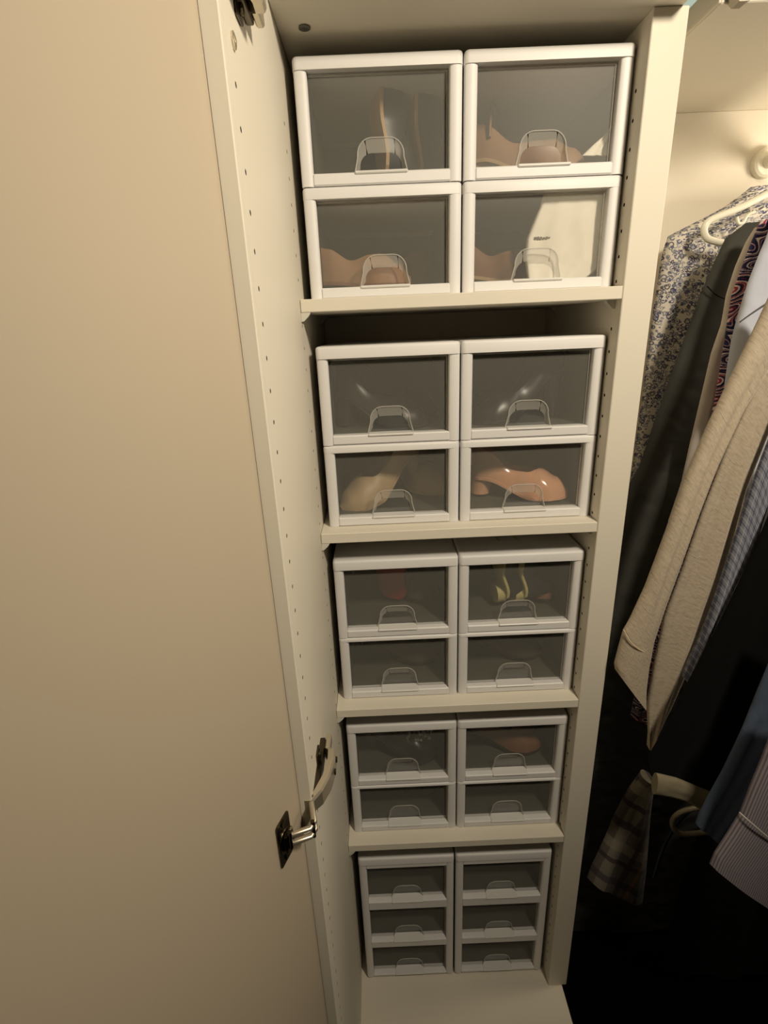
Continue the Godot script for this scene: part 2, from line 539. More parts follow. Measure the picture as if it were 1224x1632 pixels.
# ------------------------------------------------------------------ drawer boxes
# one arched outline of the pull, from its left foot over the top to its right foot
func arch(cx: float, y0: float, foot: float, head: float, h: float, n := 8) -> Array:
	var out := [Vector2(cx - foot, y0)]
	var r := minf(h * 0.62, head * 0.62)
	for s in [-1.0, 1.0]:
		var c := Vector2(cx + s * (head - r), y0 + h - r)
		for k in n + 1:
			var t := float(k) / n
			var a := (PI + 0.12 - (PI / 2.0 + 0.12) * t) if s < 0.0 else (PI / 2.0 - (PI / 2.0 + 0.12) * t)
			out.append(c + Vector2(cos(a), sin(a)) * r)
	out.append(Vector2(cx + foot, y0))
	return out

# the see-through drawer: front pane with an arched finger pull, tray behind it
func drawer(parent: Node3D, x0: float, x1: float, yb: float, yt: float, zf: float, depth: float, pull_h: float, dy := 0.0) -> void:
	var cx := (x0 + x1) / 2.0
	var d := Node3D.new()
	d.name = "drawer"
	parent.add_child(d, true)
	var zp := zf - 0.0125                       # outer face of the pane
	var foot := 0.0372; var head := 0.0322
	var outer := arch(cx, yb, foot, head, pull_h)
	var poly := PackedVector2Array([Vector2(x0 + 0.0008, yt - 0.0015), Vector2(x0 + 0.0008, yb)])
	poly.append_array(PackedVector2Array(outer))
	poly.append_array(PackedVector2Array([Vector2(x1 - 0.0008, yb), Vector2(x1 - 0.0008, yt - 0.0015)]))
	var st := sf()
	prism(st, poly, zp - 0.0016, zp)
	obj("front_pane", st, M.frosted_plastic, d)
	# rim line round the pane
	st = sf()
	rbox(st, Vector3(x0 + 0.001, yt - 0.0042, zp), Vector3(x1 - 0.001, yt - 0.0015, zp + 0.0016), 0.0005)
	rbox(st, Vector3(x1 - 0.0032, yb, zp), Vector3(x1 - 0.001, yt - 0.004, zp + 0.0012), 0.0005)
	obj("pane_rim", st, M.frosted_edge, d)
	# recessed pull: slanted band from the outer arch in to the inner arch, clear wall behind
	var inner := arch(cx, yb, foot - 0.0022, head - 0.0030, pull_h * 0.62)
	var band := sf()
	band.set_smooth_group(1)
	var zi := zp - 0.007
	for k in outer.size() - 1:
		var a := Vector3(outer[k].x, outer[k].y, zp); var b := Vector3(outer[k + 1].x, outer[k + 1].y, zp)
		var c := Vector3(inner[k + 1].x, inner[k + 1].y, zi); var e := Vector3(inner[k].x, inner[k].y, zi)
		quad(band, a, b, c, e, Vector3(cx, yb - 0.02, zp - 0.03))
	obj("pull", band, M.frosted_edge, d)
	var rim := sf()
	var path := []
	for p in outer: path.append(Vector3(p.x, p.y, zp + 0.0004))
	tube(rim, path, 0.0009, 6)
	obj("pull_rim", rim, M.frosted_edge, d)
	st = sf()
	prism(st, PackedVector2Array(inner), zi - 0.001, zi)
	obj("pull_back", st, M.clear_plastic, d)
	st = sf()
	rbox(st, Vector3(cx - foot + 0.0005, yb - 0.0028, zi), Vector3(cx + foot - 0.0005, yb + 0.0012, zf + 0.0022), 0.0014)
	obj("pull_lip", st, M.lip_plastic, d)
	# tray
	st = sf()
	var zb := zf - depth + 0.012
	var tt := yt - (yt - yb) * 0.10
	rbox(st, Vector3(x0 - 0.004, yb - 0.003, zb), Vector3(x1 + 0.004, yb - 0.001, zp - 0.009), 0.0003)
	rbox(st, Vector3(x0 - 0.004, yb - 0.001, zb), Vector3(x0 - 0.0022, tt, zp - 0.0018), 0.0003)
	rbox(st, Vector3(x1 + 0.0022, yb - 0.001, zb), Vector3(x1 + 0.004, tt, zp - 0.0018), 0.0003)
	rbox(st, Vector3(x0 - 0.0022, yb - 0.001, zb), Vector3(x1 + 0.0022, tt, zb + 0.0018), 0.0003)
	obj("tray", st, M.tray_plastic, d)

# a moulded lid or cap: rounded in plan at its front corners and along its top edge
func lid(st: SurfaceTool, x0: float, x1: float, y0: float, y1: float, z0: float, z1: float) -> void:
	var rings := []
	for e in [[y0, 0.0], [y1 - 0.004, 0.0], [y1 - 0.0016, 0.0009], [y1 - 0.0003, 0.003], [y1, 0.006]]:
		var ring := []
		var r := 0.007
		var i: float = e[1]
		for c in [[x1 - r, z1 - r, 0.0], [x0 + r, z1 - r, PI / 2], [x0 + r, z0 + r, PI], [x1 - r, z0 + r, PI * 1.5]]:
			for k in 5:
				var a: float = c[2] + PI / 2 * k / 4.0
				ring.append(Vector3(c[0] + cos(a) * (r - i), e[0], c[1] + sin(a) * (r - i)))
		rings.append(ring)
	loft(st, rings, true, 1)

# a column of the front frame with a rounded face
func column(st: SurfaceTool, x0: float, x1: float, y0: float, y1: float, zf: float) -> void:
	var rings := []
	for y in [y0, y1]:
		var ring := []
		var n := 8
		for k in n + 1:
			var t := float(k) / n
			ring.append(Vector3(lerpf(x0, x1, t), y, zf - 0.004 + 0.004 * pow(sin(PI * clampf(t, 0.02, 0.98)), 0.45)))
		ring.append(Vector3(x1, y, zf - 0.02))
		ring.append(Vector3(x0, y, zf - 0.02))
		rings.append(ring)
	loft(st, rings, true, 1)

func shell(st: SurfaceTool, x0: float, x1: float, y0: float, y1: float, zf: float, depth: float, rails: Array) -> void:
	# rails: heights [bottom, top] of the cross bars of the front frame
	var w := 0.0168
	column(st, x0, x0 + w, y0, y1, zf)
	column(st, x1 - w, x1, y0, y1, zf)
	for r in rails: rbox(st, Vector3(x0 + w - 0.001, r[0], zf - 0.021), Vector3(x1 - w + 0.001, r[1], zf - 0.0004), 0.0018)
	rbox(st, Vector3(x0 + 0.0004, y0, zf - depth), Vector3(x0 + 0.0022, y1, zf - 0.018), 0.0003)
	rbox(st, Vector3(x1 - 0.0022, y0, zf - depth), Vector3(x1 - 0.0004, y1, zf - 0.018), 0.0003)
	rbox(st, Vector3(x0 + 0.0022, y0, zf - depth), Vector3(x1 - 0.0022, y1, zf - depth + 0.0018), 0.0003)
	rbox(st, Vector3(x0 + 0.0022, y0 + 0.0006, zf - depth), Vector3(x1 - 0.0022, y0 + 0.0024, zf - 0.02), 0.0003)

func drawer_box(x0: float, x1: float, y0: float, yo: float, yl: float, y1: float, label: String, capped: bool) -> Node3D:
	var b := thing("drawer_box")
	tag(b, label, "drawer box", "stackable see-through drawer boxes on the shelves")
	var zf := -0.0305
	var depth := 0.285
	var st := sf()
	shell(st, x0, x1, y0, y1 - 0.003, zf, depth, [[y0 + 0.0004, y0 + 0.0155]])
	obj("body", st, M.white_plastic, b)
	st = sf()
	lid(st, x0 - 0.0008, x1 + 0.0008, yl, y1, zf - depth - 0.001, zf + (0.0014 if capped else 0.0002))
	obj("lid", st, M.white_plastic, b)
	drawer(b, x0 + 0.0168, x1 - 0.0168, y0 + 0.0155, yl + 0.0005, zf, depth, 0.0425)
	return b

func tower(x0: float, x1: float, label: String) -> void:
	var b := thing("drawer_tower")
	tag(b, label, "drawer tower", "three-drawer towers on the bottom panel")
	var zf := -0.0305
	var depth := 0.285
	var st := sf()
	shell(st, x0, x1, 0.006, 0.415, zf, depth, [[0.0065, 0.0145], [0.1165, 0.1395], [0.2525, 0.2795], [0.3905, 0.406]])
	obj("body", st, M.white_plastic, b)
	st = sf()
	lid(st, x0 - 0.0008, x1 + 0.0008, 0.404, 0.4245, zf - depth - 0.001, zf + 0.0014)
	obj("lid", st, M.white_plastic, b)
	for r in [[0.0145, 0.1165], [0.1395, 0.2525], [0.2795, 0.3905]]:
		drawer(b, x0 + 0.0168, x1 - 0.0168, r[0], r[1], zf, depth, 0.036)
	for x in [x0 + 0.012, x1 - 0.012]:
		for z in [zf - 0.012, zf - depth + 0.02]:
			st = sf()
			disc(st, Vector3(x, 0.0002, z), Vector3.UP, 0.008, 0.007, 14)
			obj("foot", st, M.white_plastic, b)

# ------------------------------------------------------------------ what lies in the boxes
func pick(table: Array, s: float) -> float:
	for k in table.size() - 1:
		if s <= table[k + 1][0]:
			var t: float = (s - table[k][0]) / (table[k + 1][0] - table[k][0])
			return lerpf(table[k][1], table[k + 1][1], smoothstep(0.0, 1.0, t))
	return table[-1][1]

# a slip-on shoe, toe towards +z, sole on y = 0
func shoe(label: String, at: Vector3, turn: Vector3, upper: Material, sole: Material, heel := 0.05, L := 0.215, group := "", strap := false) -> Node3D:
	var o := thing("shoe", at)
	o.rotation = turn
	tag(o, label, "shoe", group)
	var W := [[0.0, 0.007], [0.07, 0.024], [0.2, 0.036], [0.33, 0.0375], [0.55, 0.028], [0.8, 0.0285], [0.94, 0.025], [1.0, 0.012]]
	var H := [[0.0, 0.01], [0.12, 0.030], [0.3, 0.046], [0.42, 0.046], [0.62, 0.036], [0.85, 0.052], [1.0, 0.058]]
	var n := 26
	var at_s := func(s: float) -> Array:
		var lift := heel * smoothstep(0.38, 0.86, s)
		var open := smoothstep(0.30, 0.44, s)
		return [pick(W, s), pick(H, s) * lerpf(1.0, 0.92, open), 0.004 + lift, lerpf(PI / 2, 0.95, open), L * (0.5 - s) * (1.0 - 0.08 * minf(heel / 0.08, 1.0))]
	var up := sf(1)
	for side in [-1.0, 1.0]:
		for i in n:
			var rows := []
			for s in [float(i) / n, float(i + 1) / n]:
				var q: Array = at_s.call(s)
				var row := []
				for j in 7:
					var a: float = q[3] * j / 6.0
					row.append(Vector3(side * q[0] * pow(cos(a), 0.75) if a < PI / 2 - 0.001 else 0.0, q[2] + q[1] * sin(a) / sin(q[3]), q[4]))
				rows.append(row)
			for j in 6:
				quad(up, rows[0][j], rows[0][j + 1], rows[1][j + 1], rows[1][j], Vector3(0, rows[0][0].y + 0.012, (rows[0][0].z + rows[1][0].z) / 2))
	obj("upper", up, upper, o)
	var so := sf()
	var rings := []
	for i in n + 1:
		var q: Array = at_s.call(float(i) / n)
		var w: float = q[0] + 0.0015
		var y: float = q[2]
		rings.append([Vector3(-w, y - 0.004, q[4]), Vector3(w, y - 0.004, q[4]), Vector3(w, y + 0.001, q[4]), Vector3(-w, y + 0.001, q[4])])
	loft(so, rings, true, -1)
	obj("sole", so, sole, o)
	if heel > 0.012:
		var he := sf()
		rings = []
		var z0: float = at_s.call(0.9)[4]
		for t in [0.0, 0.3, 0.7, 1.0]:
			var ring := []
			var r := lerpf(0.024, 0.0095 if heel > 0.045 else 0.021, pow(t, 0.6))
			for k in 14:
				var a := TAU * k / 14.0
				ring.append(Vector3(cos(a) * r, lerpf(heel + 0.001, 0.0, t), z0 - 0.004 * t + sin(a) * r * 0.9))
			rings.append(ring)
		loft(he, rings)
		obj("heel", he, upper if heel > 0.045 else sole, o)
	if strap:
		var sp := sf()
		var pts := []
		for k in 13:
			var a := PI * k / 12.0
			pts.append(Vector3(cos(a) * 0.028, heel + 0.03 + sin(a) * 0.055, at_s.call(0.78)[4]))
		tube(sp, pts, 0.005, 8, 0.35)
		obj("strap", sp, upper, o)
	return o

func paper(called: String, label: String, key: String, m: Material) -> Node3D:
	var o := thing(called)
	tag(o, label, "paper")
	var st := sheet(G[key], 0.0022, 0.0016, 3.0, 0.9)
	obj("sheet", st, m, o)
	return o

func fill_boxes() -> void:
	# topmost row, left box: a dark pair standing on their heels
	for k in 2:
		var e = [[Vector3(0.118, 1.862 - 0.0, -0.125), "dark navy shoe stood on end, tan sole edge, middle of the topmost left box"], [Vector3(0.176, 1.862, -0.150), "dark navy shoe stood on end nearer the right wall of the topmost left box"]][k]
		shoe(e[1], Vector3(e[0].x, 1.838 - k * 0.014, e[0].z), Vector3(-PI / 2 - 0.02, -PI / 2 + 0.25 - k * 0.2, 0), M.navy_leather, M.wood_sole, 0.01, 0.148, "dark navy pair")
	shoe("tan strappy sandal behind the pull of the top right drawer box", Vector3(0.352, 1.7530, -0.135), Vector3(0, 1.15, 0), M.tan_leather, M.wood_sole, 0.03, 0.19, "", true)
	shoe("tan sandal lying at the left of the topmost right drawer box", Vector3(0.300, 1.7530, -0.21), Vector3(0, 0.9, 0), M.tan_leather, M.wood_sole, 0.02, 0.17)
	paper("tissue_paper", "white tissue paper in the lower right corner of the topmost right drawer box", "paper_ur", M.tissue)
	shoe("tan flat shoe at the front of the top row's lower left box", Vector3(0.092, 1.6065, -0.10), Vector3(0, 1.50, 0), M.tan_leather, M.brown_leather, 0.006, 0.150)
	shoe("tan flat shoe further back in the top row's lower left box", Vector3(0.118, 1.6065, -0.20), Vector3(0, -1.6, 0), M.tan_leather, M.brown_leather, 0.006, 0.17)
	shoe("brown leather shoe left of the white paper in the top row's lower right box", Vector3(0.318, 1.6065, -0.128), Vector3(0, 1.2, 0), M.brown_leather, M.wood_sole, 0.01, 0.15)
	shoe("brown leather shoe lying behind the big white paper in the top row", Vector3(0.360, 1.6065, -0.215), Vector3(0, 1.5, 0), M.brown_leather, M.black_leather, 0.02, 0.18)
	var p := paper("tissue_paper", "large white tissue paper with a small smudged grey print, filling half a drawer box", "paper_lr", M.tissue)
	var st := sf()
	rng.seed = 5
	for k in 7:
		var x := 0.3475 + k * 0.0042
		rbox(st, Vector3(x, 1.6602 + rng.randf() * 0.001, -0.0546), Vector3(x + 0.0034, 1.6634 + rng.randf() * 0.0012, -0.0543), 0.0001)
	obj("print", st, M.tissue_print, p)
	# second row
	for k in 2: shoe(["black leather shoe at the front of the upper left box of the second row", "black leather shoe at the back of the upper left box of the second row"][k], Vector3(0.112 + 0.03 * k, 1.3870, -0.11 - 0.09 * k), Vector3(0, 1.3 + 0.3 * k, 0), M.black_leather, M.black_leather, 0.045, 0.17)
	for k in 2: shoe(["glossy black heeled shoe at the front of the upper right box of the second row", "glossy black heeled shoe at the back of the upper right box of the second row"][k], Vector3(0.345 + 0.01 * k, 1.3870, -0.11 - 0.09 * k), Vector3(0, -1.35, 0), M.black_leather, M.black_leather, 0.075, 0.18)
	shoe("beige pump, toe forward, at the front left of the second row's lower left box", Vector3(0.108, 1.2560, -0.125), Vector3(0.25, -1.05, 0.0), M.beige_leather, M.beige_leather, 0.05, 0.19)
	shoe("beige pump further back on the right of the second row's lower left box", Vector3(0.175, 1.2475, -0.19), Vector3(0, 0.75, 0), M.beige_leather, M.beige_leather, 0.05, 0.18)
	shoe("peach patent pump with its toe to the right in the second row", Vector3(0.360, 1.2480, -0.110), Vector3(0, 1.25, 0), M.peach_patent, M.peach_patent, 0.03, 0.175)
	shoe("peach patent pump seen from its heel at the left of the second row's box", Vector3(0.285, 1.2480, -0.19), Vector3(0, 2.6, 0), M.peach_patent, M.peach_patent, 0.055, 0.17)
	# third row
	shoe("red flat shoe stood on end in the upper left box of the third row", Vector3(0.112, 1.0960, -0.115), Vector3(-PI / 2, -0.5, 0), M.red_leather, M.red_leather, 0.012, 0.132)
	shoe("dark grey shoe behind the red one in the third row", Vector3(0.160, 1.0270, -0.19), Vector3(0, 0.4, 0), M.grey_suede, M.black_leather, 0.03, 0.17)
	for k in 2: shoe(["black shoe on end with a cream sole edge, left one of the third row's pair", "black shoe on end with a cream sole edge, right one of the third row's pair"][k], Vector3(0.318 + 0.035 * k, 1.1010, -0.10), Vector3(-PI / 2, -PI / 2 + 0.15, 0), M.navy_leather, M.cream_trim, 0.015, 0.125)
	shoe("brown shoe at the right in the upper right box of the third row", Vector3(0.395, 1.0270, -0.17), Vector3(0, 0.5, 0), M.brown_leather, M.black_leather, 0.02, 0.17)
	shoe("dark grey suede shoe in the lower left box of the third row", Vector3(0.13, 0.8895, -0.15), Vector3(0, 1.2, 0), M.grey_suede, M.black_leather, 0.02, 0.17)
	shoe("dark grey suede shoe in the lower right box of the third row", Vector3(0.35, 0.8895, -0.15), Vector3(0, 1.2, 0), M.grey_suede, M.black_leather, 0.02, 0.17)
	# fourth row
	var bs := shoe("black shoe sprinkled with pale beads in the upper left box of the fourth row", Vector3(0.125, 0.6630, -0.105), Vector3(0, 1.35, 0), M.black_leather, M.black_leather, 0.05, 0.17)
	st = sf()
	rng.seed = 9
	for k in 26:
		var s := rng.randf_range(0.1, 0.42)
		disc(st, Vector3(rng.randf_range(-0.02, 0.02), 0.044 + rng.randf() * 0.008, 0.17 * (0.5 - s)), Vector3(rng.randf_range(-0.4, 0.4), 1, 0).normalized(), 0.0032, 0.003, 7)
	obj("beads", st, M.pearl_bead, bs).set_meta("kind", "stuff")
	shoe("brown leather shoe in the upper right box of the fourth row", Vector3(0.35, 0.6630, -0.12), Vector3(0, 1.3, 0), M.brown_leather, M.black_leather, 0.03, 0.18)
	shoe("dark grey suede shoe in the lower left box of the fourth row", Vector3(0.13, 0.5320, -0.15), Vector3(0, 1.2, 0), M.grey_suede, M.black_leather, 0.02, 0.17)
	shoe("dark grey suede shoe in the lower right box of the fourth row", Vector3(0.35, 0.5320, -0.15), Vector3(0, -1.2, 0), M.grey_suede, M.black_leather, 0.02, 0.17)

# ------------------------------------------------------------------ clothes
# outline of each garment as it hangs: [distance z, left edge from top to hem, right edge from top to hem]
var G := {
	"floral": [-0.27, [[0.799, 1.761], [0.782, 1.748], [0.752, 1.728], [0.698, 1.704], [0.656, 1.685], [0.651, 1.641], [0.649, 1.552], [0.649, 1.421], [0.647, 1.250], [0.646, 1.043], [0.647, 0.844]], [[0.950, 1.761], [0.950, 0.844]]],
	"black_coat": [-0.165, [[0.732, 1.687], [0.715, 1.685], [0.705, 1.673], [0.694, 1.645], [0.677, 1.589], [0.667, 1.549], [0.647, 1.464], [0.626, 1.369], [0.606, 1.272], [0.589, 1.235]], [[0.980, 1.687], [0.980, 1.235]]],
	"white_sleeve": [-0.105, [[0.710, 1.672], [0.700, 1.653], [0.689, 1.617], [0.682, 1.575], [0.682, 1.532], [0.673, 1.487], [0.667, 1.404], [0.661, 1.326], [0.657, 1.256], [0.644, 1.182]], [[0.731, 1.664], [0.723, 1.645], [0.714, 1.611], [0.710, 1.569], [0.710, 1.526], [0.707, 1.476], [0.705, 1.402], [0.704, 1.324], [0.702, 1.242], [0.697, 1.154]]],
	"paisley": [-0.085, [[0.703, 1.678], [0.694, 1.650], [0.685, 1.612], [0.677, 1.574], [0.678, 1.527], [0.679, 1.478], [0.679, 1.406], [0.677, 1.341], [0.671, 1.273], [0.664, 1.099], [0.638, 0.933], [0.618, 0.795], [0.617, 0.745]], [[0.729, 1.677], [0.738, 1.635], [0.731, 1.599], [0.723, 1.544], [0.724, 1.486], [0.725, 1.404], [0.725, 1.316], [0.718, 1.199], [0.707, 1.057], [0.692, 0.915], [0.671, 0.792], [0.660, 0.723]]],
	"polo": [-0.05, [[0.698, 1.681], [0.692, 1.653], [0.683, 1.620], [0.675, 1.585], [0.669, 1.541], [0.666, 1.504], [0.668, 1.441], [0.672, 1.380], [0.671, 1.327]], [[0.758, 1.679], [0.770, 1.629], [0.781, 1.586], [0.786, 1.522], [0.784, 1.446], [0.772, 1.365], [0.758, 1.279], [0.752, 1.198]]],
	"beige_sleeve": [0.02, [[0.666, 1.575], [0.655, 1.537], [0.632, 1.467], [0.608, 1.392], [0.584, 1.301], [0.567, 1.211], [0.547, 1.114], [0.528, 1.049], [0.520, 1.031]], [[0.702, 1.525], [0.683, 1.470], [0.654, 1.402], [0.631, 1.320], [0.616, 1.241], [0.600, 1.147], [0.587, 1.075], [0.577, 1.003], [0.577, 0.976]]],
	"beige_cuff": [0.02, [[0.520, 1.031], [0.515, 0.996], [0.511, 0.962], [0.514, 0.948]], [[0.577, 0.976], [0.576, 0.946], [0.578, 0.897], [0.584, 0.851]]],
	"beige_body": [0.004, [[0.700, 1.508], [0.655, 1.350], [0.633, 1.246], [0.614, 1.132], [0.598, 1.046], [0.593, 0.954], [0.592, 0.855], [0.610, 0.744]], [[0.733, 1.453], [0.715, 1.357], [0.700, 1.275], [0.696, 1.198], [0.690, 1.104], [0.669, 0.964], [0.642, 0.837], [0.617, 0.741]]],
	"blue_plaid": [0.028, [[0.706, 1.401], [0.691, 1.309], [0.682, 1.231], [0.674, 1.164], [0.666, 1.094], [0.656, 1.014], [0.644, 0.962], [0.638, 0.928]], [[0.740, 1.332], [0.722, 1.261], [0.716, 1.196], [0.704, 1.145], [0.687, 1.081], [0.669, 1.013], [0.654, 0.957], [0.644, 0.921]]],
	"black_jacket": [0.05, [[0.724, 1.328], [0.703, 1.225], [0.685, 1.140], [0.668, 1.064], [0.646, 0.993], [0.625, 0.916], [0.604, 0.834], [0.587, 0.786], [0.583, 0.745], [0.596, 0.721]], [[0.806, 1.305], [0.824, 1.200], [0.840, 1.098], [0.839, 1.012], [0.843, 0.907], [0.822, 0.795], [0.794, 0.705], [0.754, 0.660], [0.732, 0.645], [0.718, 0.652]]],
	"white_band": [0.075, [[0.588, 0.756], [0.629, 0.742], [0.667, 0.721], [0.719, 0.693]], [[0.588, 0.706], [0.619, 0.698], [0.652, 0.685], [0.701, 0.647]]],
	"denim": [0.13, [[0.706, 1.095], [0.688, 0.974], [0.678, 0.899], [0.662, 0.816], [0.646, 0.754], [0.638, 0.714], [0.637, 0.696]], [[0.772, 1.023], [0.762, 0.939], [0.753, 0.862], [0.741, 0.795], [0.723, 0.723], [0.705, 0.672], [0.693, 0.646]]],
	"striped": [0.2, [[0.665, 1.005], [0.658, 0.914], [0.652, 0.863], [0.647, 0.806]], [[0.778, 0.917], [0.788, 0.842], [0.799, 0.761], [0.816, 0.651]]],
	"striped_cuff": [0.2, [[0.647, 0.806], [0.636, 0.766], [0.622, 0.719], [0.619, 0.693]], [[0.816, 0.651], [0.815, 0.614], [0.820, 0.567], [0.828, 0.514]]],
	"flannel": [-0.08, [[0.659, 0.580], [0.633, 0.533], [0.610, 0.462], [0.592, 0.378], [0.573, 0.300], [0.566, 0.261]], [[0.688, 0.571], [0.695, 0.476], [0.703, 0.375], [0.711, 0.269], [0.716, 0.161]]],
	"hanger": [-0.215, [[0.795, 1.739], [0.751, 1.719], [0.710, 1.705], [0.697, 1.698], [0.693, 1.687], [0.700, 1.674], [0.716, 1.668], [0.745, 1.662], [0.813, 1.652]], []],
	"hook_in": [-0.218, [[0.780, 1.712], [0.768, 1.707], [0.762, 1.696], [0.754, 1.695], [0.749, 1.705]], []],
	"lowhanger": [-0.02, [[0.786, 0.553], [0.740, 0.545], [0.717, 0.535], [0.706, 0.514], [0.714, 0.487], [0.737, 0.472], [0.792, 0.475]], []],
	"bluehanger": [-0.03, [[0.759, 0.546], [0.731, 0.505], [0.711, 0.450], [0.701, 0.391], [0.696, 0.324]], []],
	"paper_lr": [-0.057, [[0.358, 1.721], [0.354, 1.703], [0.344, 1.681], [0.337, 1.662], [0.335, 1.638], [0.341, 1.607]], [[0.456, 1.723], [0.458, 1.700], [0.460, 1.675], [0.460, 1.650], [0.461, 1.626], [0.427, 1.603]]],
	"paper_ur": [-0.057, [[0.450, 1.807], [0.443, 1.791], [0.425, 1.778], [0.409, 1.765]], [[0.459, 1.807], [0.461, 1.789], [0.462, 1.775], [0.463, 1.763]]],
}

func along(poly: Array, t: float) -> Vector2:
	var total := 0.0
	var seg := []
	for k in poly.size() - 1:
		var l := Vector2(poly[k][0], poly[k][1]).distance_to(Vector2(poly[k + 1][0], poly[k + 1][1]))
		seg.append(l)
		total += l
	var want := t * total
	for k in seg.size():
		if want <= seg[k] or k == seg.size() - 1:
			var f: float = clampf(want / maxf(seg[k], 1e-6), 0.0, 1.0)
			return Vector2(poly[k][0], poly[k][1]).lerp(Vector2(poly[k + 1][0], poly[k + 1][1]), f)
		want -= seg[k]
	return Vector2(poly[-1][0], poly[-1][1])

# cloth as a flattened tube between two edges, with folds that run down it
func sheet(g: Array, thick: float, fold: float, folds: float, seed_at: float, still := false, rows := 44, cols := 18) -> SurfaceTool:
	var st := SurfaceTool.new()
	st.begin(Mesh.PRIMITIVE_TRIANGLES)
	var ring_n := cols * 2
	var grid := []
	var down := 0.0
	var before := Vector2.ZERO
	for i in rows + 1:
		var t := float(i) / rows
		var a := along(g[1], t)
		var b := along(g[2], t)
		var m := (a + b) / 2.0
		if i > 0: down += m.distance_to(before)
		before = m
		var row := []
		var wide := a.distance_to(b)
		for k in ring_n + 1:
			var u: float = float(k) / cols
			var front := u <= 1.0
			var v := u if front else 2.0 - u
			var p := a.lerp(b, v)
			var bulge := thick * pow(maxf(sin(PI * v), 0.0), 0.5)
			var grow := smoothstep(0.0, 0.35, t) * minf(1.0, 6.0 * v * (1.0 - v)) * (1.0 - smoothstep(0.75, 1.0, t) if still else 1.0)
			var w := fold * grow * (sin(folds * TAU * v + seed_at + 0.9 * sin(3.1 * t + seed_at)) + 0.45 * sin(folds * 2.3 * TAU * v + 2.0 * seed_at + 2.0 * t))
			var z: float = g[0] + (bulge if front else -bulge) + w
			row.append([Vector3(p.x, p.y, z), Vector2(v * wide if front else 2.0 * wide - v * wide, down)])
		grid.append(row)
	for i in rows:
		for k in ring_n:
			var q := [grid[i][k], grid[i][k + 1], grid[i + 1][k + 1], grid[i + 1][k]]
			for n in [0, 1, 2, 0, 2, 3]:
				st.set_smooth_group(1)
				st.set_uv(q[n][1])
				st.add_vertex(q[n][0])
	for e in [0, rows]:
		var c := Vector3.ZERO
		for k in ring_n: c += grid[e][k][0]
		c /= ring_n
		for k in ring_n:
			var pts := [c, grid[e][k + 1][0], grid[e][k][0]] if e == 0 else [c, grid[e][k][0], grid[e][k + 1][0]]
			for p in pts:
				st.set_smooth_group(2)
				st.set_uv(Vector2(p.x, p.y))
				st.add_vertex(p)
	return st

func obj_uv(called: String, st: SurfaceTool, m: Material, parent: Node) -> MeshInstance3D:
	st.generate_normals()
	st.generate_tangents()
	return obj(called, st.commit(), m, parent)

func garment(called: String, label: String, category: String) -> Node3D:
	var o := thing(called)
	tag(o, label, category)
	return o

func part(o: Node3D, called: String, key: String, m: Material, thick := 0.012, fold := 0.004, folds := 2.5, seed_at := 0.7, still := false) -> void:
	var st := sheet(G[key], thick, fold, folds, seed_at, still)
	obj_uv(called, st, m, o)

func seam(o: Node3D, called: String, pts: Array, r: float, m: Material) -> void:
	var st := sf()
	tube(st, smooth_path(pts), r, 6)
	obj(called, st, m, o)

func wire(key: String) -> Array:
	var out := []
	for p in G[key][1]: out.append(Vector3(p[0], p[1], G[key][0]))
	return out

